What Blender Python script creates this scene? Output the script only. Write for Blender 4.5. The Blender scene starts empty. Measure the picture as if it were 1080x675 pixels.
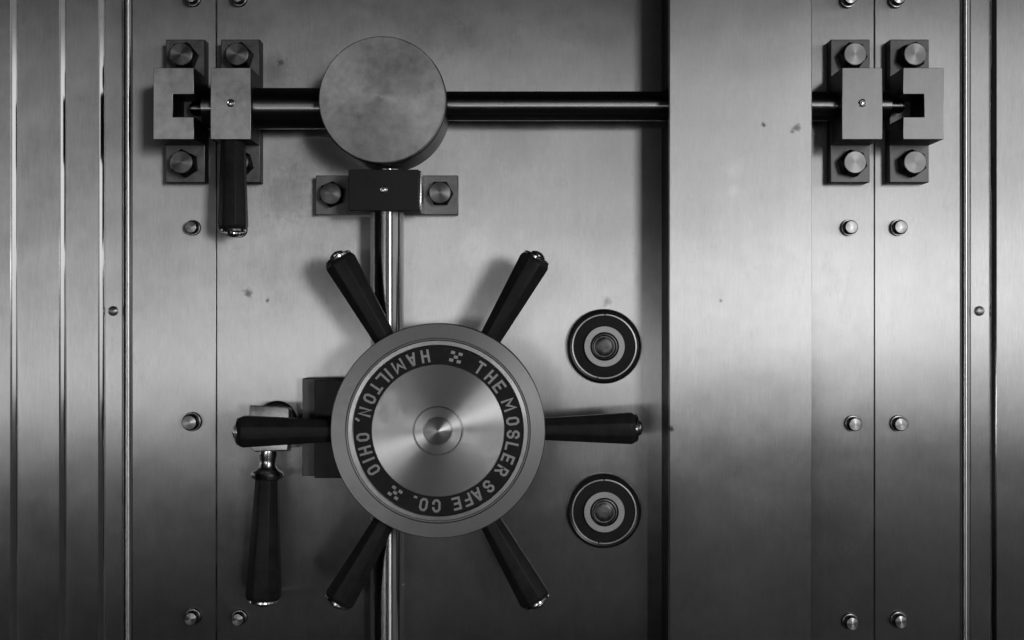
import bpy, bmesh, math, random
from mathutils import Vector, Matrix
random.seed(7)
R = math.radians
S = 0.0015          # metres per unit; one unit is about one photo pixel on the door plane
D = 1.8             # camera distance from the door plane
CX, CZ = 540.0, 337.5
sc = bpy.context.scene
col = sc.collection

# ------------------------------------------------------------------ helpers
def at(px, py, h=0.0):
    """real position (metres) of something seen at px,py that stands h metres proud of the door"""
    f = (D - h) / D
    return Vector(((px - CX) * S * f, -h, (CZ - py) * S * f))

def tag(o, label=None, cat=None, group=None, kind=None):
    if label: o['label'] = label
    if cat: o['category'] = cat
    if group: o['group'] = group
    if kind: o['kind'] = kind
    return o

def empty(name, loc):
    o = bpy.data.objects.new(name, None)
    o.empty_display_size = 0.02
    col.objects.link(o); o.location = loc
    return o

def obj(name, bm, mat, parent=None, loc=(0, 0, 0), rot=(0, 0, 0), smooth=35, side=None):
    bmesh.ops.recalc_face_normals(bm, faces=bm.faces[:])
    me = bpy.data.meshes.new(name)
    bm.to_mesh(me); bm.free()
    me.materials.append(mat)
    if side:                                   # dark side faces, machined front
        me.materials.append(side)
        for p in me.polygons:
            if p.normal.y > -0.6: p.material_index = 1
    if smooth:
        for p in me.polygons: p.use_smooth = True
        me.set_sharp_from_angle(angle=R(smooth))
    o = bpy.data.objects.new(name, me)
    col.objects.link(o)
    o.location = loc; o.rotation_euler = rot
    if parent: o.parent = parent
    return o

def copy_tree(o, parent=None):
    c = o.copy(); col.objects.link(c)
    if parent: c.parent = parent
    for ch in [x for x in bpy.data.objects if x.parent == o]:
        copy_tree(ch, c)
    return c

def box_bm(x0, x1, y0, y1, z0, z1, bev=0.0, seg=2):
    bm = bmesh.new()
    v = [bm.verts.new(p) for p in [(x0,y0,z0),(x1,y0,z0),(x1,y1,z0),(x0,y1,z0),(x0,y0,z1),(x1,y0,z1),(x1,y1,z1),(x0,y1,z1)]]
    for f in [(0,1,2,3),(4,5,6,7),(0,1,5,4),(1,2,6,5),(2,3,7,6),(3,0,4,7)]:
        bm.faces.new([v[i] for i in f])
    if bev:
        bmesh.ops.bevel(bm, geom=bm.edges[:], offset=bev, segments=seg, profile=0.5, affect='EDGES')
    return bm

def prism_bm(poly, y0, y1, bev=0.0, seg=2):
    """poly in (x,z), extruded from y0 to y1"""
    bm = bmesh.new()
    a = [bm.verts.new((x, y0, z)) for x, z in poly]
    b = [bm.verts.new((x, y1, z)) for x, z in poly]
    bm.faces.new(a); bm.faces.new(b[::-1])
    n = len(poly)
    for i in range(n):
        bm.faces.new((a[i], b[i], b[(i+1) % n], a[(i+1) % n]))
    bmesh.ops.recalc_face_normals(bm, faces=bm.faces[:])
    if bev:
        bmesh.ops.bevel(bm, geom=bm.edges[:], offset=bev, segments=seg, profile=0.5, affect='EDGES')
    return bm

def extrude_profile_bm(prof, z0, z1):
    """open profile in (x,y), swept along z, closed behind"""
    bm = bmesh.new()
    a = [bm.verts.new((x, y, z0)) for x, y in prof]
    b = [bm.verts.new((x, y, z1)) for x, y in prof]
    n = len(prof)
    for i in range(n):
        bm.faces.new((a[i], b[i], b[(i+1) % n], a[(i+1) % n]))
    bm.faces.new(a); bm.faces.new(b[::-1])
    return bm

def lathe_bm(prof, seg=64, axis='Y', rfun=None, phase=0.0, cap0=True, cap1=True):
    """prof: list of (radius, h). axis 'Y': h runs toward the camera (-y); 'X': along +x; 'Z': along +z."""
    bm = bmesh.new()
    rings = []
    for k, (r, h) in enumerate(prof):
        ring = []
        if r <= 1e-7:
            ring = [bm.verts.new(_ax(0, 0, h, axis))]
        else:
            for i in range(seg):
                t = 2 * math.pi * i / seg + phase
                rr = rfun(k, r, t) if rfun else r
                ring.append(bm.verts.new(_ax(rr * math.cos(t), rr * math.sin(t), h, axis)))
        rings.append(ring)
    for a, b in zip(rings, rings[1:]):
        for i in range(seg):
            j = (i + 1) % seg
            if len(a) == 1 and len(b) == 1: continue
            if len(a) == 1: bm.faces.new((a[0], b[i], b[j]))
            elif len(b) == 1: bm.faces.new((a[i], a[j], b[0]))
            else: bm.faces.new((a[i], a[j], b[j], b[i]))
    if cap0 and len(rings[0]) > 1: bm.faces.new(rings[0])
    if cap1 and len(rings[-1]) > 1: bm.faces.new(rings[-1])
    return bm

def _ax(a, b, h, axis):
    if axis == 'Y': return (a, -h, b)
    if axis == 'X': return (h, a, b)
    return (a, b, h)

def merge(bm, other):
    me = bpy.data.meshes.new('tmp'); other.to_mesh(me); other.free()
    bm.from_mesh(me); bpy.data.meshes.remove(me)
    return bm

# ------------------------------------------------------------------ materials
def nmat(name):
    m = bpy.data.materials.new(name); m.use_nodes = True
    nt = m.node_tree
    for n in list(nt.nodes):
        if n.type not in ('BSDF_PRINCIPLED', 'OUTPUT_MATERIAL'): nt.nodes.remove(n)
    p = [n for n in nt.nodes if n.type == 'BSDF_PRINCIPLED'][0]
    return m, nt, p

def math_n(nt, op, a, b=None, c=None, clamp=False):
    n = nt.nodes.new('ShaderNodeMath'); n.operation = op; n.use_clamp = clamp
    for i, v in enumerate((a, b, c)):
        if v is None: continue
        if isinstance(v, (int, float)): n.inputs[i].default_value = v
        else: nt.links.new(v, n.inputs[i])
    return n.outputs[0]

def noise(nt, vec, scale, detail=3, rough=0.55, sxyz=None, off=(0, 0, 0)):
    if sxyz or off != (0, 0, 0):
        mp = nt.nodes.new('ShaderNodeMapping')
        mp.inputs['Scale'].default_value = sxyz or (1, 1, 1)
        mp.inputs['Location'].default_value = off
        nt.links.new(vec, mp.inputs['Vector']); vec = mp.outputs[0]
    n = nt.nodes.new('ShaderNodeTexNoise')
    n.inputs['Scale'].default_value = scale
    n.inputs['Detail'].default_value = detail
    n.inputs['Roughness'].default_value = rough
    nt.links.new(vec, n.inputs['Vector'])
    return n.outputs['Fac']

def maprange(nt, v, a, b, c, d):
    n = nt.nodes.new('ShaderNodeMapRange')
    n.inputs['From Min'].default_value = a; n.inputs['From Max'].default_value = b
    n.inputs['To Min'].default_value = c; n.inputs['To Max'].default_value = d
    nt.links.new(v, n.inputs['Value'])
    return n.outputs[0]

def steel(name, base, rough, aniso=0.0, mode='flat', grain=0.10, smudge=0.14, metallic=1.0, bump=0.0, spots=(), smudge_scale=7.0, rsm=0.10, wobble=0.0, tang=(1, 0, 0), scratch=0.0, wave=0.0, coat=0.0):
    m, nt, p = nmat(name)
    tc = nt.nodes.new('ShaderNodeTexCoord'); ov = tc.outputs['Object']
    geo = nt.nodes.new('ShaderNodeNewGeometry'); pos = geo.outputs['Position']
    p.inputs['Metallic'].default_value = metallic
    if mode == 'flat':
        g = noise(nt, pos, 1.0, 3, 0.6, (620, 620, 40))          # vertical brushing
        g2 = noise(nt, pos, 1.0, 2, 0.6, (90, 90, 2.2), (3, 1, 2))
    elif mode == 'radial':
        sep = nt.nodes.new('ShaderNodeSeparateXYZ'); nt.links.new(ov, sep.inputs[0])
        rr = math_n(nt, 'SQRT', math_n(nt, 'ADD', math_n(nt, 'MULTIPLY', sep.outputs[0], sep.outputs[0]), math_n(nt, 'MULTIPLY', sep.outputs[2], sep.outputs[2])))
        cb = nt.nodes.new('ShaderNodeCombineXYZ'); nt.links.new(rr, cb.inputs[0])
        g = noise(nt, cb.outputs[0], 900, 2, 0.6)               # lathe rings
        g2 = noise(nt, cb.outputs[0], 220, 2, 0.6)
    else:
        g = noise(nt, pos, 420, 3, 0.6)
        g2 = noise(nt, pos, 60, 3, 0.6, None, (5, 2, 1))
    big = noise(nt, pos, smudge_scale, 5, 0.6, None, (1.7, 3.1, 0.4))
    mid = noise(nt, pos, smudge_scale * 6, 4, 0.65, None, (7.7, 1.1, 4.4))
    f = math_n(nt, 'ADD', maprange(nt, g, 0.25, 0.75, 1 - grain, 1 + grain), maprange(nt, g2, 0.25, 0.75, -grain * .3, grain * .3))
    f = math_n(nt, 'ADD', f, maprange(nt, big, 0.3, 0.7, -smudge, smudge))
    f = math_n(nt, 'ADD', f, maprange(nt, mid, 0.3, 0.7, -smudge * .6, smudge * .6))
    val = math_n(nt, 'MULTIPLY', f, base)
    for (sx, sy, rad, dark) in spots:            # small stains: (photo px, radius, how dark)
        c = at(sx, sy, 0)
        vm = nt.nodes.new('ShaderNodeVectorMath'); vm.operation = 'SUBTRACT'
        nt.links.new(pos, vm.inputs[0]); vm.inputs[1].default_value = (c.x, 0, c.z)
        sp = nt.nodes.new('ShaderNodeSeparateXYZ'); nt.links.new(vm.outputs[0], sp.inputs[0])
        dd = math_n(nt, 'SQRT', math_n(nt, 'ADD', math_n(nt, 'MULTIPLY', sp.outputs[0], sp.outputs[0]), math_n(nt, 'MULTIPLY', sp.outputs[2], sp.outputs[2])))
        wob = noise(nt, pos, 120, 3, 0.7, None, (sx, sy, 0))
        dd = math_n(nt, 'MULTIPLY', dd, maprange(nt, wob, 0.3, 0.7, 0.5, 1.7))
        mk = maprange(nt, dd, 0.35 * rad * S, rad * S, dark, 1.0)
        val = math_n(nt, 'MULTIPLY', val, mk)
    if scratch:                                  # wispy hairline scratches and rubbed marks
        for sc_, sx_, th_ in ((9, (1.0, 1.0, 1.0), .010), (16, (1.0, 1.0, .35), .008), (5, (1, 1, 2.6), .006)):
            nn = noise(nt, pos, sc_, 3, 0.6, sx_, (sc_*1.3, 2.0, sc_*.7))
            ln = maprange(nt, math_n(nt, 'ABSOLUTE', math_n(nt, 'SUBTRACT', nn, .5)), 0, th_, 1, 0)
            mk = maprange(nt, noise(nt, pos, sc_*.9, 3, 0.6, None, (4, sc_, 9)), .55, .66, 0, 1)
            val = math_n(nt, 'MULTIPLY', val, math_n(nt, 'SUBTRACT', 1.0, math_n(nt, 'MULTIPLY', math_n(nt, 'MULTIPLY', ln, mk), scratch)))
    val = math_n(nt, 'MINIMUM', val, 0.95)
    cc = nt.nodes.new('ShaderNodeCombineColor')
    for i in range(3): nt.links.new(val, cc.inputs[i])
    nt.links.new(cc.outputs[0], p.inputs['Base Color'])
    ro = math_n(nt, 'ADD', maprange(nt, mid, 0.3, 0.7, rough - rsm * .5, rough + rsm * .5), maprange(nt, big, 0.3, 0.7, -rsm * .5, rsm * .5))
    nt.links.new(ro, p.inputs['Roughness'])
    if bump:
        b = nt.nodes.new('ShaderNodeBump'); b.inputs['Strength'].default_value = bump
        b.inputs['Distance'].default_value = 0.0004
        nt.links.new(g2 if mode == 'none' else g, b.inputs['Height'])
        if wave:                               # sheet metal is never quite flat
            wv = noise(nt, pos, 1.0, 2, 0.5, (5.5, 5.5, 4.0), (2.2, 0, 6.1))
            wv2 = noise(nt, pos, 1.0, 2, 0.5, (26, 26, 11), (0.4, 0, 1.3))
            hsum = math_n(nt, 'ADD', wv, math_n(nt, 'MULTIPLY', wv2, .10))
            b2 = nt.nodes.new('ShaderNodeBump'); b2.inputs['Strength'].default_value = 1.0
            b2.inputs['Distance'].default_value = wave
            nt.links.new(hsum, b2.inputs['Height']); nt.links.new(b2.outputs[0], b.inputs['Normal'])
        nt.links.new(b.outputs[0], p.inputs['Normal'])
    if coat:                                   # thin old lacquer
        p.inputs['Coat Weight'].default_value = coat
        p.inputs['Coat Roughness'].default_value = 0.2
        p.inputs['Coat IOR'].default_value = 1.5
    if aniso:
        p.inputs['Anisotropic'].default_value = aniso
        if mode == 'radial':
            vm = nt.nodes.new('ShaderNodeVectorMath'); vm.operation = 'MULTIPLY'
            nt.links.new(ov, vm.inputs[0]); vm.inputs[1].default_value = (1, 0, 1)
            vt = nt.nodes.new('ShaderNodeVectorTransform'); vt.vector_type = 'VECTOR'
            vt.convert_from = 'OBJECT'; vt.convert_to = 'WORLD'
            src = vm.outputs[0]
            if wobble:                         # hand-rubbed finish: the grain wanders
                nz = nt.nodes.new('ShaderNodeTexNoise'); nz.inputs['Scale'].default_value = 14; nz.inputs['Detail'].default_value = 0
                nt.links.new(pos, nz.inputs['Vector'])
                sb = nt.nodes.new('ShaderNodeVectorMath'); sb.operation = 'SUBTRACT'
                nt.links.new(nz.outputs['Color'], sb.inputs[0]); sb.inputs[1].default_value = (.5, .5, .5)
                sm = nt.nodes.new('ShaderNodeVectorMath'); sm.operation = 'MULTIPLY'
                nt.links.new(sb.outputs[0], sm.inputs[0]); sm.inputs[1].default_value = (.12*wobble, 0, .12*wobble)
                ad = nt.nodes.new('ShaderNodeVectorMath'); ad.operation = 'ADD'
                nt.links.new(src, ad.inputs[0]); nt.links.new(sm.outputs[0], ad.inputs[1]); src = ad.outputs[0]
            nt.links.new(src, vt.inputs[0])
            vn = nt.nodes.new('ShaderNodeVectorMath'); vn.operation = 'NORMALIZE'
            nt.links.new(vt.outputs[0], vn.inputs[0])
            nt.links.new(vn.outputs[0], p.inputs['Tangent'])
        else:
            cx = nt.nodes.new('ShaderNodeCombineXYZ'); 
            for i_ in range(3): cx.inputs[i_].default_value = tang[i_]
            nt.links.new(cx.outputs[0], p.inputs['Tangent'])
    return m

M = {}
M['door'] = steel('brushed_steel_door', 0.50, 0.40, 1.0, 'flat', 0.10, 0.14, bump=0.06, rsm=.05, scratch=.11, wave=.0017, coat=.3,
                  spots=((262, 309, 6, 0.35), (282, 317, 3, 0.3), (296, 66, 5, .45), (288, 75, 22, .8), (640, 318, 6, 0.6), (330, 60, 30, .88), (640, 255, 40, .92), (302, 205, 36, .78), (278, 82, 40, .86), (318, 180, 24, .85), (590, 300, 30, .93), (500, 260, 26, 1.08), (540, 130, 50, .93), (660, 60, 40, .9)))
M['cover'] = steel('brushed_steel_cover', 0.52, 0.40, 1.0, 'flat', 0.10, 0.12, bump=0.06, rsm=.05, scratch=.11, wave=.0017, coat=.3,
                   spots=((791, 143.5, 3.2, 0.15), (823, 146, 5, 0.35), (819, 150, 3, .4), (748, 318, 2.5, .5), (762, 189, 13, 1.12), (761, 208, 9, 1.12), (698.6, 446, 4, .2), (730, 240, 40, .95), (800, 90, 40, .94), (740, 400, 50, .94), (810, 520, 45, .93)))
M['frame'] = steel('brushed_steel_frame', 0.52, 0.40, 1.0, 'flat', 0.09, 0.09, bump=0.06, rsm=.04, scratch=.08, wave=.0014, coat=.35)
M['edge'] = steel('polished_steel_edge', 0.72, 0.12, 0.0, 'flat', 0.02, 0.05, rsm=.02)
M['hub'] = steel('rubbed_hub_steel', 0.70, 0.46, 0.9, 'flat', 0.05, 0.25, smudge_scale=24)
M['block'] = steel('machined_steel_block', 0.42, 0.46, 0.95, 'flat', 0.05, 0.26, bump=0.04, smudge_scale=14)
M['plate'] = steel('tarnished_steel_plate', 0.155, 0.46, 0.8, 'none', 0.10, 0.25, bump=0.10, smudge_scale=25)
M['bolt'] = steel('turned_steel_bolt', 0.42, 0.36, 0.85, 'radial', 0.14, 0.14)
M['hex'] = steel('hex_bolt_steel', 0.22, 0.42, 0.80, 'radial', 0.14, 0.18)
M['side'] = steel('dark_side_steel', 0.035, 0.5, 0.0, 'none', 0.1, 0.2)
M['rod'] = steel('polished_rod_steel', 0.44, 0.225, 1.0, 'none', 0.02, 0.05, rsm=.006, tang=(0, 0, 1))
M['bead'] = steel('bead_steel', 0.45, 0.24, 0.9, 'none', 0.02, 0.05, rsm=.02, tang=(0, 0, 1))
M['dark_rod'] = steel('dark_rod_steel', 0.24, 0.33, 1.0, 'none', 0.06, 0.14)
M['cap'] = steel('worn_cap_steel', 0.45, 0.50, 0.40, 'radial', 0.03, 0.30, smudge_scale=10, rsm=.10, wobble=0.3)
M['body'] = steel('dark_housing_steel', 0.05, 0.42, 0.0, 'none', 0.06, 0.15)
M['rim'] = steel('matte_rim_steel', 0.30, 0.46, 0.6, 'radial', 0.06, 0.10, bump=0.05, smudge_scale=22)
M['face'] = steel('turned_wheel_face', 0.50, 0.36, 1.0, 'radial', 0.08, 0.07)
M['trim'] = steel('ring_trim_steel', 0.50, 0.34, 0.5, 'radial', 0.05, 0.08)
M['letter'] = steel('letter_steel', 0.36, 0.50, 0.0, 'none', 0.08, 0.10)
M['bright'] = steel('bright_fitting_steel', 0.62, 0.20, 0.0, 'none', 0.05, 0.10)

def black(name, base, rough, spec=0.5):
    m, nt, p = nmat(name)
    geo = nt.nodes.new('ShaderNodeNewGeometry')
    a = noise(nt, geo.outputs['Position'], 40, 4, 0.6)
    b = noise(nt, geo.outputs['Position'], 260, 3, 0.6)
    v = math_n(nt, 'MULTIPLY', math_n(nt, 'ADD', maprange(nt, a, .3, .7, .75, 1.25), maprange(nt, b, .3, .7, -.15, .15)), base)
    cc = nt.nodes.new('ShaderNodeCombineColor')
    for i in range(3): nt.links.new(v, cc.inputs[i])
    nt.links.new(cc.outputs[0], p.inputs['Base Color'])
    nt.links.new(maprange(nt, a, .3, .7, rough - .06, rough + .06), p.inputs['Roughness'])
    p.inputs['Specular IOR Level'].default_value = spec
    return m
M['grip'] = black('black_grip_lacquer', 0.024, 0.38, 0.13)
M['enamel'] = black('black_enamel', 0.026, 0.5, 0.12)
M['dialblack'] = black('black_dial_metal', 0.022, 0.28, 0.30)
M['shadeplate'] = steel('shaded_plate_steel', 0.11, 0.5, 0.6, 'none', 0.1, 0.2)  # steel in the wheel's shadow, the shade put into its colour
M['dialring'] = steel('grey_dial_ring', 0.42, 0.50, 0.0, 'none', 0.08, 0.14, smudge_scale=40)
M['dialknob'] = steel('worn_dial_knob', 0.13, 0.42, 0.0, 'none', 0.12, 0.45, smudge_scale=60)
M['dark_block'] = steel('dark_bracket_steel', 0.04, 0.50, 0.0, 'none', 0.08, 0.15)
M['wall'] = black('dark_wall_concrete', 0.04, 0.8)

# ------------------------------------------------------------------ setting
u = S
Z0, Z1 = -560 * u, 560 * u
w = obj('wall', box_bm(-1000*u, 1000*u, 0.035, 0.12, Z0 - .1, Z1 + .1), M['wall'])
tag(w, kind='structure')

# ------------------------------------------------------------------ door
XL, XR = at(228.5, 0).x, at(922, 0).x
door = tag(empty('vault_door', (0, 0, Z0)), 'wide brushed steel vault door sheet behind the black spoked handwheel', 'vault door')
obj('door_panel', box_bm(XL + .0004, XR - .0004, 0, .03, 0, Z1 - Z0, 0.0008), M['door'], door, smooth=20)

def dome_bolt_bm(r=8.6):
    return lathe_bm([(r*u*1.02, 0), (r*u*1.02, .0050), (r*u*.98, .0060), (r*u*.86, .0062), (r*u*.86, .0130), (r*u*.82, .0158), (r*u*.72, .0176), (r*u*.35, .0186), (0, .0189)], 40)
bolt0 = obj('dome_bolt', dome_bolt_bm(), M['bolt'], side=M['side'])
def dome_bolt(parent, px, py, sc_=1.0):
    b = bolt0.copy(); col.objects.link(b); b.parent = parent
    b.location = at(px, py, 0.006) - Vector((0, -0.006, 0)) - parent.location
    b.scale = (sc_,) * 3
    b.rotation_euler = (0, R(random.uniform(0, 360)), 0)
    return b
for px, py in ((252, -2), (252, 242), (252, 652), (895, -1), (896, 240), (900, 447), (897, 656)):
    dome_bolt(door, px, py, .95 if px < 500 else 1.0)

# ------------------------------------------------------------------ frames (mirrored about the door centre)
def arc(cx, cy, r, a0, a1, n=6):
    return [(cx + r*math.cos(R(a0 + (a1-a0)*i/n)), cy + r*math.sin(R(a0 + (a1-a0)*i/n))) for i in range(n+1)]

def step_prof(xa, xb, ya, yb, sgn):
    """step face between an inner level ya and an outer level yb (more negative is nearer); sgn=-1 goes left"""
    return None

def frame_side(name, label, sgn, seam, bead, strip, s1, s2, s3, far, screw, bolts):
    fr = tag(empty(name, (0, 0, Z0)), label, 'door frame', 'stepped door frames')
    H = Z1 - Z0
    lo, hi = sorted((seam + sgn * 0.0004, bead[0]))
    obj('jamb_panel', box_bm(lo, hi - 0.0, 0, .03, 0, H, 0.0008), M['frame'], fr, smooth=20)
    # half round bead
    x0, x1 = sorted(bead); c = (x0 + x1) / 2; r = (x1 - x0) / 2 - 0.0003
    prof = [(c + r*math.cos(t), .003 - (r*1.0)*math.sin(t)) for t in [math.pi*i/16 for i in range(17)]] + [(c - r, .03), (c + r, .03)]
    obj('bead_moulding', extrude_profile_bm(prof, 0, H), M['bead'], fr)
    # stepped panels: each one rises toward the viewer going outward, with a rounded polished nose
    levels = [0.0, -0.0085, -0.0170, -0.0255]
    xs = [bead[1], s1, s2, s3, far]
    wc = 0.0090
    for k in range(4):
        xa, xb, y = xs[k], xs[k+1], levels[k]
        lo, hi = sorted((xa + (sgn*wc if k else 0.0), xb))
        obj('stepped_panel', box_bm(lo, hi, y, .03, 0, H), M['frame'], fr, smooth=0)
        if k:
            # sloping polished shoulder, slightly rounded, between two levels
            yl = levels[k-1]; n = 10; pr = []
            sl = [math.tan(R(54 - 26*i/(n-1))) for i in range(n)]; tot = sum(sl)
            yy = yl + .0004; pr.append((0, yl + .0006))
            for i in range(n):
                pr.append((wc*(i+1)/n, yl - (yl - y)*sum(sl[:i+1])/tot))
            pr[-1] = (wc - .0001, y)
            pr += [(wc - .0001, .03), (0, .03)]
            obj('step_shoulder', extrude_profile_bm([(xa + sgn*q[0], q[1]) for q in pr], 0, H), M['edge'], fr, smooth=50)
    sx, sy = screw
    scr = obj('screw', lathe_bm([(5.2*u, 0), (5.2*u, .002), (4.2*u, .0040), (2*u, .0052), (0, .0054)], 28), M['bolt'], fr)
    scr.location = at(sx, sy, .003) - Vector((0, -.003, 0)) - fr.location
    for px, py, s_ in bolts: dome_bolt(fr, px, py, s_)
    return fr

frame_side('door_frame', 'stepped steel frame with bright vertical ridges beside the hanging lever handle', -1,
           at(228, 0).x, (at(139.5, 0).x, at(128.5, 0).x), None, at(111, 0, .002).x, at(70, 0, .010).x, at(18.5, 0, .019).x, -700*u,
           (119, 328), ((203, -2, .95), (203, 240, .93), (202, 445, 1.15), (203, 651, 1.0)))
frame_side('door_frame', 'stepped steel frame with dark vertical grooves beyond the wide cover plate', 1,
           at(922.5, 0).x, (at(1012.5, 0).x, at(1024, 0).x), None, at(1043.5, 0, .002).x, at(1086, 0, .010).x, at(1134, 0, .019).x, 720*u,
           (1033.5, 328), ((946, -1, 1.0), (948, 240, 1.0), (948, 447, 1.0), (948, 654, 1.0)))
bpy.data.objects.remove(bolt0)

# ------------------------------------------------------------------ cover plate
hC = 0.10
xa, xb = at(706, 0, hC).x, at(856.5, 0, hC).x
cp = tag(empty('cover_plate', ((xa + xb)/2, 0, Z0)), 'tall wide brushed steel cover plate standing proud over the horizontal rod', 'cover plate')
hw = (xb - xa)/2
cbm = box_bm(-hw, hw, -hC, -hC + .012, 0, Z1 - Z0, 0.0012)
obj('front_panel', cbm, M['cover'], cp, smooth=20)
for s_ in (-1, 1):
    a0, a1 = sorted((s_*(hw - .0015), s_*(hw - .0115)))
    b1 = box_bm(a0, a1, -hC + .0121, -.0002, 0, 896*u - Z0 - 620*u)   # below the rod
    b1.free()
    zr = 219*u - Z0
    b1 = box_bm(a0, a1, -hC + .0121, -.0003, 0, zr - 17*u)
    merge(b1, box_bm(a0, a1, -hC + .0121, -.0003, zr + 17*u, Z1 - Z0))
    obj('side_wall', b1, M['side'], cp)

# ------------------------------------------------------------------ hex bolts
def hex_bm(rf=11.2, h=0.025):
    a = rf * 1.10 * u
    def rf_(k, r, t):
        hx = a / math.cos(((t + math.pi/6) % (math.pi/3)) - math.pi/6)
        return r if k >= 2 else hx
    return lathe_bm([(a, 0), (a, h*.72), (rf*1.03*u, h*.97), (rf*.97*u, h), (rf*.3*u, h + .0002), (0, h + .0003)], 72, rfun=rf_)
def fitting_bm():
    return lathe_bm([(4*u, 0), (4*u, .0006), (3.3*u, .0012), (2.6*u, .0006), (2.0*u, .0004), (1.9*u, .0022), (0, .0030)], 28)

PT = 0.024      # plate thickness
BT = 0.085      # front of the blocks
RZ = 217.5 * u
RH = 0.040      # rod axis height
def make_mount(name, label, cat, group, x, keeper=0):
    t = tag(empty(name, (x, 0, RZ)), label, cat, group)
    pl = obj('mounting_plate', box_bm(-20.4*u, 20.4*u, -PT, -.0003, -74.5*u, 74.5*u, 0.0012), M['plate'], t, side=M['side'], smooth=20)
    for i, s_ in enumerate((1, -1)):
        b = obj('hex_bolt', hex_bm(), M['hex'], pl, (0.3*u, -PT, s_*55.5*u), (0, R(10 + 17*i + random.uniform(0, 30)), 0), side=M['side'])
    if keeper:
        k = keeper   # the open side of the notch points to -k ... toward the door
        P = [(-20.3, -36), (20.3, -36), (20.3, -13.5), (-0.8, -13.5), (-0.8, 9.5), (20.3, 9.5), (20.3, 36), (-20.3, 36)]
        poly = [((x_*u) * k, z_*u) for x_, z_ in P]
        bl = obj('notched_block', prism_bm(poly, -BT, -PT - .0002, 0.0007), M['block'], t, side=M['side'], smooth=20)
    else:
        bl = obj('guide_block', box_bm(-20.2*u, 20.2*u, -BT, -PT - .0002, -36*u, 36*u, 0.0007), M['block'], t, side=M['side'], smooth=20)
        obj('oil_fitting', fitting_bm(), M['bright'], bl, (0, -BT, .5*u))
    return t
gL = make_mount('rod_guide', 'plain rectangular guide block on a dark bolted plate above the hanging black grip', 'rod guide', 'bolted rod guides', -282.6*u)
gR = make_mount('rod_guide', 'plain rectangular guide block on its bolted plate next to the wide cover plate', 'rod guide', 'bolted rod guides', 352*u)
make_mount('bolt_keeper', 'notched steel block with square slot beside the guide block over the hanging grip', 'keeper', 'notched keeper blocks', -340*u, 1)
make_mount('bolt_keeper', 'notched steel block with square slot on the grooved frame beyond the wide cover plate', 'keeper', 'notched keeper blocks', 413.5*u, -1)

# ------------------------------------------------------------------ rods
def rod_x(name, label, x0, x1, r, tip, rz):
    t = tag(empty(name, ((x0 if tip < 0 else x1), -RH, rz)), label, 'rod', 'horizontal locking rods')
    L = x1 - x0
    off = 0 if tip < 0 else -L
    obj('shaft', lathe_bm([(r*.96, off), (r, off + .001), (r, off + L - .001), (r*.96, off + L)], 48, 'X'), M['dark_rod'], t)
    if tip < 0:
        pr = [(0, -16*u), (4*u, -15.5*u), (7*u, -13*u), (7.5*u, -10*u), (7.5*u, -.0002)]
    else:
        pr = [(7.5*u, .0002), (7.5*u, 10*u), (7*u, 13*u), (4*u, 15.5*u), (0, 16*u)]
    obj('tip', lathe_bm(pr, 32, 'X'), M['dark_rod'], t)
    return t
kx, kz = at(403, 105, .10).x, at(403, 105, .10).z
rod_x('locking_rod', 'thick dark rod running from the round knob housing into the guide over the black grip', -316*u, kx - 30*u, 21.0*u, -1, RZ + .5*u)
rod_x('locking_rod', 'long slim dark rod with a thin highlight passing behind the wide cover plate', kx + 30*u, 388*u, 15.0*u, 1, RZ + 3.0*u)

# ------------------------------------------------------------------ gear housing with round cap
gh = tag(empty('gear_housing', (kx, 0, kz)), 'round steel knob housing with a flat worn cap where the rods meet', 'knob')
obj('housing_body', lathe_bm([(64*u, .0004), (64*u, .088), (62*u, .090)], 96), M['body'], gh)
KR = 67*.944*u
obj('round_cap', lathe_bm([(KR*.985, .0902), (KR, .0915), (KR, .0985), (KR*.985, .1000), (KR*.5, .1002), (0, .1003)], 128), M['cap'], gh)

# ------------------------------------------------------------------ vertical rod
vx = at(408.5, 0, .045).x
vr = tag(empty('locking_rod', (vx, -.045, -520*u)), 'shiny vertical steel rod running down behind the big handwheel', 'rod')
obj('shaft', lathe_bm([(17.2*u, 0), (17.2*u, 247.8*u), (16.4*u, 248.1*u), (16.4*u, 249.0*u), (17.2*u, 249.3*u), (17.2*u, 520*u + kz - 66*u)], 64, 'Z'), M['rod'], vr)

# ------------------------------------------------------------------ bracket under the knob
bx = at(404.5, 0, .085).x; bz = at(0, 200.5, .085).z
br = tag(empty('rod_bracket', (bx, 0, bz)), 'dark bracket block with two bolted ears clamping the vertical rod under the knob', 'bracket')
bl = obj('bracket_block', box_bm(-35.3*u, 35.3*u, -.085, -.0206, -20.7*u, 20.7*u, .0010), M['dark_block'], br, smooth=20)
obj('oil_fitting', fitting_bm(), M['bright'], bl, (0, -.085, .5*u))
obj('bracket_cheek', box_bm(35.4*u, 37.6*u, -.078, -.0206, -20.2*u, 20.2*u, .0008), M['bright'], br)
eL0, eL1 = at(333, 0, .02).x - bx, -35.5*u
eR0, eR1 = 35.5*u, at(483, 0, .02).x - bx
ez0, ez1 = at(0, 226.5, .02).z - bz, at(0, 185, .02).z - bz
for a0, a1, hx in ((eL0, eR1, None),):
    pl = obj('bracket_plate', box_bm(a0, a1, -.0203, -.0003, ez0, ez1, .0010), M['plate'], br, smooth=20)
    for i, (px, py) in enumerate(((350, 205), (464.5, 204))):
        p = at(px, py, .028)
        obj('hex_bolt', hex_bm(10.6, .020), M['hex'], pl, (p.x - bx, -.0203, p.z - bz), (0, R(8 + 22*i), 0), side=M['side'])

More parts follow.
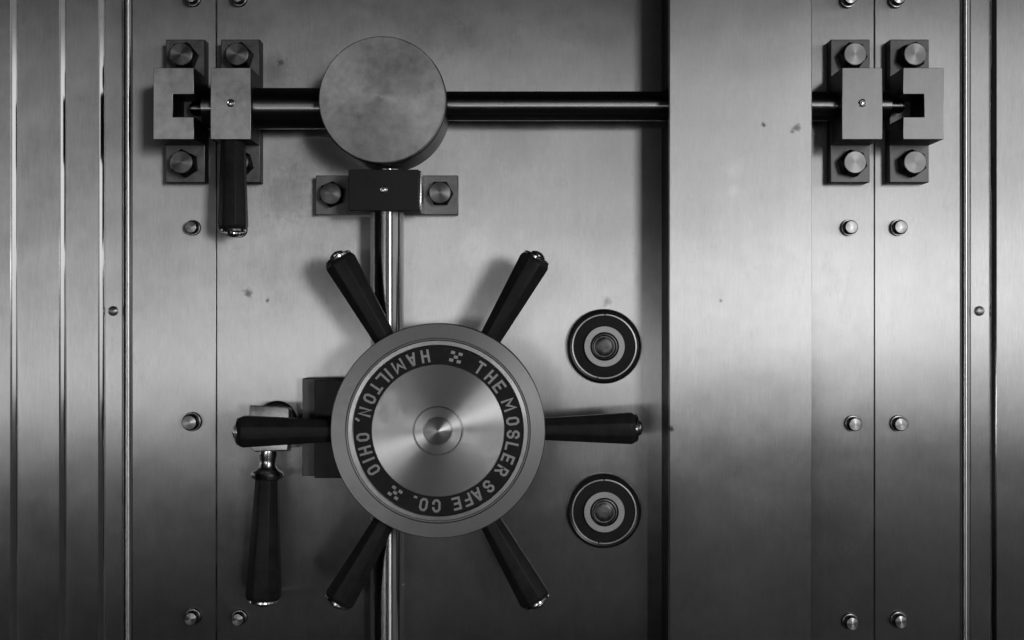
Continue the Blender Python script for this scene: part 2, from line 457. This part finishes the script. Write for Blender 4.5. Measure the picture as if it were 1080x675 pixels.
# ------------------------------------------------------------------ black grips (octagonal, tapered, metal end cap)
def oct_bm(prof, axis='X'):
    bm = lathe_bm(prof, 8, axis, phase=math.pi/8)
    ed = [e for e in bm.edges]
    bmesh.ops.recalc_face_normals(bm, faces=bm.faces[:])
    bmesh.ops.bevel(bm, geom=ed, offset=0.0011, segments=2, profile=0.5, affect='EDGES', clamp_overlap=True)
    return bm
def grip(parent, x0, x1, r0, r1, loc=(0, 0, 0), rot=(0, 0, 0), name='handle'):
    k = 1/math.cos(math.pi/8)
    h = obj(name, oct_bm([(r0*k, x0), (r1*k, x1 - 4*u), (r1*k*.90, x1)]), M['grip'], parent, loc, rot)
    obj('end_cap', lathe_bm([(r1*.88, x1 - .2*u), (r1*.90, x1 + 1.8*u), (r1*.80, x1 + 3.0*u), (r1*.50, x1 + 3.3*u), (r1*.50, x1 + 4.6*u), (r1*.40, x1 + 6.2*u), (r1*.18, x1 + 7.6*u), (0, x1 + 8.0*u)], 40, 'X'), M['bright'], h)
    return h

# ------------------------------------------------------------------ handwheel
hF = 0.140
WX, WZ = at(462, 454, hF - .004).x, at(462, 454, hF - .004).z
wh = tag(empty('handwheel', (WX, 0, WZ)), 'large round steel handwheel with lettered black ring and six black grips', 'handwheel')
k = (D - hF)/D * u
Rm = 113.5
obj('spindle', lathe_bm([(34*k, .0005), (34*k, .074), (60*k, .080), (60*k, .088)], 64), M['body'], wh)
obj('rim', lathe_bm([(99*k, .0884), (Rm*k*.99, .0895), (Rm*k, .0915), (Rm*k, hF - .0018), (Rm*k*.992, hF), (98.0*k, hF + .0003), (97.3*k, hF - .0012), (97.2*k, hF - .004), (95.9*k, hF - .004), (95.9*k, .10), (20*k, .10)], 160, cap0=True, cap1=True), M['rim'], wh)
obj('ring_trim', lathe_bm([(95.6*k, .101), (95.6*k, hF - .0030), (94.8*k, hF - .0012), (90.8*k, hF - .0010), (89.6*k, hF - .0026), (89.4*k, .101)], 160, cap0=False, cap1=False), M['trim'], wh)
nr = obj('name_ring', lathe_bm([(89.2*k, .101), (89.2*k, hF - .0032), (70.4*k, hF - .0030), (70.4*k, .101)], 160, cap0=False, cap1=False), M['enamel'], wh)
obj('face_disc', lathe_bm([(70.1*k, .101), (70.1*k, hF - .0028), (69.5*k, hF - .0020), (40*k, hF - .0018), (27.0*k, hF - .0017), (26.6*k, hF - .0032), (26.0*k, hF - .0032), (25.6*k, hF - .0005), (24.6*k, hF + .0010), (15.6*k, hF + .0012), (15.2*k, hF - .0004), (14.6*k, hF - .0004)], 160, cap0=False, cap1=False), M['face'], wh)
obj('centre_cone', lathe_bm([(14.4*k, hF - .0010), (14.3*k, hF + .0024), (13.6*k, hF + .0034), (1.0*k, hF + .0100), (0, hF + .0102)], 64), M['face'], wh)

# block behind the wheel, half hidden
c0 = at(404, 450, .02)
wb = tag(empty('wheel_bracket', (c0.x, 0, c0.z)), 'dark square bracket block half hidden behind the left side of the handwheel', 'bracket')
obj('bracket_block', box_bm(-67*u, 60*u, -.060, -.0306, -50*u, 50*u, .001), M['dark_block'], wb, smooth=20)
obj('bracket_plate', box_bm(-83*u, 64*u, -.0300, -.0003, -50.5*u, 50.5*u, .001), M['shadeplate'], wb, smooth=20, side=M['side'])

# stroke lettering
c_ = 0.28
GL = {
 'O': [([(c_,0),(1-c_,0),(1,.2),(1,.8),(1-c_,1),(c_,1),(0,.8),(0,.2)], True)],
 'C': [([(1,.28),(1,.2),(1-c_,0),(c_,0),(0,.2),(0,.8),(c_,1),(1-c_,1),(1,.8),(1,.72)], False)],
 'S': [([(0,.22),(0,.17),(c_,0),(1-c_,0),(1,.17),(1,.34),(1-c_,.5),(c_,.5),(0,.66),(0,.83),(c_,1),(1-c_,1),(1,.83),(1,.78)], False)],
 'T': [([(0,1),(1,1)], False), ([(.5,0),(.5,.9)], False)],
 'H': [([(0,0),(0,1)], False), ([(1,0),(1,1)], False), ([(.1,.5),(.9,.5)], False)],
 'E': [([(1,0),(0,0),(0,1),(1,1)], False), ([(.1,.5),(.8,.5)], False)],
 'F': [([(0,0),(0,1),(1,1)], False), ([(.1,.5),(.8,.5)], False)],
 'L': [([(0,1),(0,0),(1,0)], False)],
 'I': [([(.5,0),(.5,1)], False)],
 'M': [([(0,0),(0,1),(.5,.35),(1,1),(1,0)], False)],
 'N': [([(0,0),(0,1),(1,0),(1,1)], False)],
 'A': [([(0,0),(.42,1),(.58,1),(1,0)], False), ([(.2,.3),(.8,.3)], False)],
 'R': [([(0,0),(0,1),(1-c_,1),(1,.85),(1,.62),(1-c_,.47),(.1,.47)], False), ([(.55,.42),(1,0)], False)],
 '.': [([(.4,.02),(.6,.02)], False)],
 ',': [([(.55,.05),(.35,-.16)], False)],
}
def ribbon(bm, pts, hw_, closed, y, fmap, th):
    n = len(pts); P = [Vector(p) for p in pts]
    if not closed:
        a = (P[0]-P[1]).normalized(); b = (P[-1]-P[-2]).normalized()
        P[0] = P[0] + a*hw_; P[-1] = P[-1] + b*hw_
    Ls, Rs = [], []
    for i in range(n):
        pv = P[i-1] if (i > 0 or closed) else None
        nx = P[(i+1) % n] if (i < n-1 or closed) else None
        d1 = (P[i]-pv).normalized() if pv is not None else (nx-P[i]).normalized()
        d2 = (nx-P[i]).normalized() if nx is not None else d1
        n1 = Vector((-d1.y, d1.x)); n2 = Vector((-d2.y, d2.x))
        mt = (n1+n2) / max(0.35, 1 + n1.dot(n2))
        Ls.append(P[i] + mt*hw_); Rs.append(P[i] - mt*hw_)
    def V(p, yy):
        q = fmap(p); return bm.verts.new((q[0], yy, q[1]))
    LT = [V(p, y-th) for p in Ls]; RT = [V(p, y-th) for p in Rs]
    LB = [V(p, y) for p in Ls]; RB = [V(p, y) for p in Rs]
    for i in range(n if closed else n-1):
        j = (i+1) % n
        bm.faces.new((LT[i], LT[j], RT[j], RT[i]))
        bm.faces.new((LT[i], LB[i], LB[j], LT[j])); bm.faces.new((RT[i], RT[j], RB[j], RB[i]))
    if not closed:
        bm.faces.new((LT[0], RT[0], RB[0], LB[0])); bm.faces.new((LT[-1], LB[-1], RB[-1], RT[-1]))
yb = -(hF - .0029)
def put(ch, ang, cw, wd=9.0):
    ht, st = 13.8, 2.4
    th_ = R(ang); uv = Vector((math.sin(th_), math.cos(th_))); tv = Vector((math.cos(th_), -math.sin(th_)))
    if not cw: uv2, tv2 = -uv, -tv
    else: uv2, tv2 = uv, tv
    cen = uv * 79.6
    ww, hh = wd - st, ht - st
    def fmap(p):
        q = cen + tv2*(p.x - ww/2) + uv2*(p.y - hh/2)
        return (q.x*k, q.y*k)
    lb = bmesh.new()
    for i, (pts, cl) in enumerate(GL[ch]):
        ribbon(lb, [(x*ww, z*hh) for x, z in pts], st/2, cl, yb, fmap, .0005 + .00012*i)
    obj('letter', lb, M['letter'], nr, smooth=0)
for ch, a in (('T',33.8),('H',44.6),('E',54.4),('M',70.0),('O',82.8),('S',93.0),('L',102.4),('E',112.0),('R',122.2),('S',137.8),('A',148.3),('F',156.8),('E',165.6),('C',181.2),('O',191.0),('.',198.6)):
    put(ch, a, True, 12.2 if ch == 'M' else (9.6 if ch == 'A' else 8.8))
for ch, a in (('H',350.3),('A',339.8),('M',328.6),('I',319.2),('L',312.6),('T',304.6),('O',295.0),('N',284.3),(',',277.6),('O',264.9),('H',254.6),('I',247.0),('O',238.6)):
    put(ch, a, False, 12.2 if ch == 'M' else (9.6 if ch == 'A' else 8.8))
for a in (13.7, 214.6):
    th_ = R(a); uv = Vector((math.sin(th_), math.cos(th_))); tv = Vector((math.cos(th_), -math.sin(th_)))
    lb = bmesh.new()
    for ox, oz in ((0, 0), (4.1, 4.1), (-4.1, 4.1), (4.1, -4.1), (-4.1, -4.1)):
        cen = uv*(79.8 + oz) + tv*ox
        rot = lambda p, cen=cen: ((cen + tv*p.x + uv*p.y).x*k, (cen + tv*p.x + uv*p.y).y*k)
        ribbon(lb, [(-.6, 0), (.6, 0)], 1.6, False, yb, rot, .0005)
    obj('dotted_emblem', lb, M['letter'], nr, smooth=0)

hh = 0.108
ox = at(461.3, 453.3, hh).x - WX; oz = at(461.3, 453.3, hh).z - WZ
kk = (D - hh)/D * u
for i in range(6):
    a = 60*i
    grip(wh, 40*kk, 208*kk, 7.6*kk, 16.4*kk, (ox, -hh, oz), (0, R(-a - (0.5 if i in (0, 3) else 0)), 0))

# ------------------------------------------------------------------ lever handle with black grip
lh = 0.063
lx, lz = at(283, 0, lh).x, at(0, 455.5, lh).z
lv = tag(empty('lever_handle', (lx, 0, lz)), 'steel lever with long black grip hanging behind a handwheel spoke', 'lever handle')
p = at(292, 444, .006)
obj('rosette', lathe_bm([(21*u, .0004), (21*u, .006), (19*u, .010), (13*u, .011), (13*u, .040)], 64), M['body'], lv, (p.x - lx, 0, p.z - lz))
hb = prism_bm([(-20.4*u, -18*u), (-14*u, -26*u), (20.0*u, -24.6*u), (20.2*u, 18*u), (17*u, 20.2*u), (-20*u, 21.4*u)], -lh, -.034, .0016, 3)
obj('lever_hub', hb, M['hub'], lv, (0, -.046 + .046, 0), (R(-8), 0, 0), smooth=25)
gx = -2.5*u
nk = obj('neck', lathe_bm([(8*u, -4*u), (9.5*u, 4*u), (8.2*u, 9*u), (8.4*u, 16*u), (11*u, 20*u), (15.5*u, 22.5*u), (16.5*u, 25*u), (15.5*u, 28*u), (12*u, 30*u)], 40, 'X'), M['bright'], lv, (gx, -.047, -20*u), (0, R(91.8), 0))
grip(lv, 29*u, 153*u, 11.5*u, 17.2*u, (gx, -.047, -20*u), (0, R(91.8), 0), 'grip')

# ------------------------------------------------------------------ short grip hanging under the left guide
sg = tag(empty('pull_grip', (-283*u, -.068, 181*u)), 'short black octagonal grip hanging below a guide block at the rod end', 'pull handle')
grip(sg, 0, 89*u, 11.5*u, 14.3*u, (0, 0, -.0004), (0, R(90.0), 0), 'grip')

# ------------------------------------------------------------------ combination dials
def arcs_bm(r0, r1, h0, h1, gaps):
    bm = bmesh.new()
    edges = sorted(gaps)
    n = len(edges)
    for i in range(n):
        a0 = edges[i] + 1.1; a1 = (edges[(i+1) % n] - 1.1) if i < n-1 else edges[0] + 360 - 1.1
        m = max(8, int((a1 - a0)/3)); prev = None
        for j in range(m+1):
            t = R(90 - (a0 + (a1-a0)*j/m)); c, s = math.cos(t), math.sin(t)
            q = [bm.verts.new((r*c, -h, r*s)) for r, h in ((r0, h0), (r0, h1), (r1, h1), (r1, h0))]
            if prev:
                for e in range(4): bm.faces.new((prev[e], prev[(e+1) % 4], q[(e+1) % 4], q[e]))
            else: bm.faces.new(q)
            prev = q
        bm.faces.new(prev)
    return bm
def dial(label, px, py, gaps, tilt):
    c = at(px, py, .012)
    t = tag(empty('combination_dial', (c.x, 0, c.z)), label, 'dial', 'combination dials')
    obj('outer_ring', lathe_bm([(39.3*u, .0004), (39.3*u, .006), (38.3*u, .0105), (36*u, .0128), (34.4*u, .0122), (33.0*u, .0090), (33.0*u, .0004)], 96, cap0=False, cap1=False), M['dialblack'], t)
    obj('bright_ring', arcs_bm(32.6*u, 33.9*u, .0095, .0132, gaps), M['trim'], t)
    obj('dial_face', lathe_bm([(32.4*u, .0004), (32.4*u, .0100), (22*u, .0110), (0, .0110)], 96), M['enamel'], t)
    obj('inner_ring', lathe_bm([(21.3*u, .0112), (21.3*u, .0168), (21.0*u, .0172), (15.1*u, .0172), (14.8*u, .0169), (14.8*u, .0112)], 80, cap0=False, cap1=False), M['dialring'], t, smooth=20)
    kn = obj('knob', lathe_bm([(14.2*u, .0112), (14.2*u, .0150), (13.4*u, .0168), (12.2*u, .0172), (11.4*u, .0150), (10.8*u, .0146), (9.4*u, .0150), (8.6*u, .0158), (5*u, .0161), (0, .0162)], 56), M['dialknob'], t)
    return t
dial('black combination dial with a pale inner ring, above the level handwheel spoke', 637.4, 365.4, (1, 192), 0)
dial('black combination dial with a dim inner ring, below the level handwheel spoke', 637.2, 539.6, (0, 190), 0)

# ------------------------------------------------------------------ camera
cam = bpy.data.cameras.new('camera'); co = bpy.data.objects.new('camera', cam); col.objects.link(co)
co.location = (0, -D, 0); co.rotation_euler = (R(90), 0, 0)
cam.sensor_width = 36; cam.lens = 36*D/(1080*S); cam.clip_start = .01; cam.clip_end = 100
sc.camera = co

# ------------------------------------------------------------------ light: windows to the right, a dim room behind the camera
def area(name, az, el, dist, sx, sz, power, z0=0.0):
    L = bpy.data.lights.new(name, 'AREA'); L.shape = 'RECTANGLE'; L.size = sx; L.size_y = sz; L.energy = power
    o = bpy.data.objects.new(name, L); col.objects.link(o)
    pos = Vector((dist*math.sin(R(az))*math.cos(R(el)), -dist*math.cos(R(az))*math.cos(R(el)), dist*math.sin(R(el)) + z0))
    o.location = pos
    o.rotation_euler = (Vector((0, 0, z0)) - pos).to_track_quat('-Z', 'Y').to_euler()
    return o
def area2(name, az, dist, zc, sx, sz, power):
    L = bpy.data.lights.new(name, 'AREA'); L.shape = 'RECTANGLE'; L.size = sx; L.size_y = sz; L.energy = power
    o = bpy.data.objects.new(name, L); col.objects.link(o)
    o.location = (dist*math.sin(R(az)), -dist*math.cos(R(az)), zc)
    o.rotation_euler = (R(90), 0, R(az))
    return o
area2('window_light', 23, 4.2, .15, .60, .72, 19)
area2('window_light', 23, 4.2, .96, .60, .88, 12.5)
area2('side_window_light', 64, 4.5, .55, 3.4, 2.0, 15)
area2('low_fill_strip', 15, 4.2, -.95, .06, 1.5, 1.0)  # added narrow strip, brightens the vertical rod's foot and the lower panels
area2('left_fill_light', -14, 4.0, -.24, .9, .30, 4.2)  # added fill from the left, lifts the left panels
L = bpy.data.lights.new('left_band_fill', 'AREA'); L.shape = 'RECTANGLE'; L.size = 2.0; L.size_y = .06; L.energy = 3.2  # extra strip added to strengthen the glow band on the left panels
o = bpy.data.objects.new('left_band_fill', L); col.objects.link(o)
o.location = (-1.75, -4.0, -.36); o.rotation_euler = (R(90), R(-3), 0)
L = bpy.data.lights.new('rail_light', 'AREA'); L.shape = 'RECTANGLE'; L.size = 6.0; L.size_y = .08; L.energy = 5
o = bpy.data.objects.new('rail_light', L); col.objects.link(o)
o.location = (0, -4.0, -.13); o.rotation_euler = (R(90), R(-9.5), 0)

wd = bpy.data.worlds.new('World'); sc.world = wd; wd.use_nodes = True
nt = wd.node_tree; bg = nt.nodes['Background']
tc = nt.nodes.new('ShaderNodeTexCoord')
sp = nt.nodes.new('ShaderNodeSeparateXYZ'); nt.links.new(tc.outputs['Generated'], sp.inputs[0])
rp = nt.nodes.new('ShaderNodeValToRGB')
nt.links.new(maprange(nt, math_n(nt, 'SUBTRACT', sp.outputs[2], math_n(nt, 'MULTIPLY', sp.outputs[0], .11)), -1, 1, 0, 1), rp.inputs[0])
els = [(-90, .10), (-25, .09), (-9, .09), (-5.5, .10), (-3, .75), (-1, .95), (3, .75), (10, .65), (21, .55), (32, .05), (90, .02)]
cr = rp.color_ramp
while len(cr.elements) > 1: cr.elements.remove(cr.elements[-1])
for i, (e, v) in enumerate(els):
    pz = (math.sin(R(e)) + 1)/2
    el_ = cr.elements[0] if i == 0 else cr.elements.new(pz)
    el_.position = pz; el_.color = (v, v, v, 1)
# brighter to the right, dim to the left, darkest straight behind
r2 = nt.nodes.new('ShaderNodeValToRGB')
nt.links.new(maprange(nt, sp.outputs[0], -1, 1, 0, 1), r2.inputs[0])
xs = [(-1, .05), (-.6, .09), (-.25, .28), (-.08, .3), (0.02, .25), (.12, .6), (.3, 1.2), (.6, 1.2), (1, 1.1)]
cr = r2.color_ramp
while len(cr.elements) > 1: cr.elements.remove(cr.elements[-1])
for i, (x, v) in enumerate(xs):
    pz = (x + 1)/2
    el_ = cr.elements[0] if i == 0 else cr.elements.new(pz)
    el_.position = pz; el_.color = (v/1.2, v/1.2, v/1.2, 1)
mx = nt.nodes.new('ShaderNodeMix'); mx.data_type = 'RGBA'; mx.blend_type = 'MULTIPLY'
mx.inputs[0].default_value = 1
nt.links.new(rp.outputs[0], mx.inputs[6]); nt.links.new(r2.outputs[0], mx.inputs[7])
nt.links.new(mx.outputs[2], bg.inputs['Color'])
bg.inputs['Strength'].default_value = 0.28

sc.view_settings.view_transform = 'Standard'
sc.view_settings.look = 'None'
sc.view_settings.exposure = 0
sc.view_settings.gamma = 1
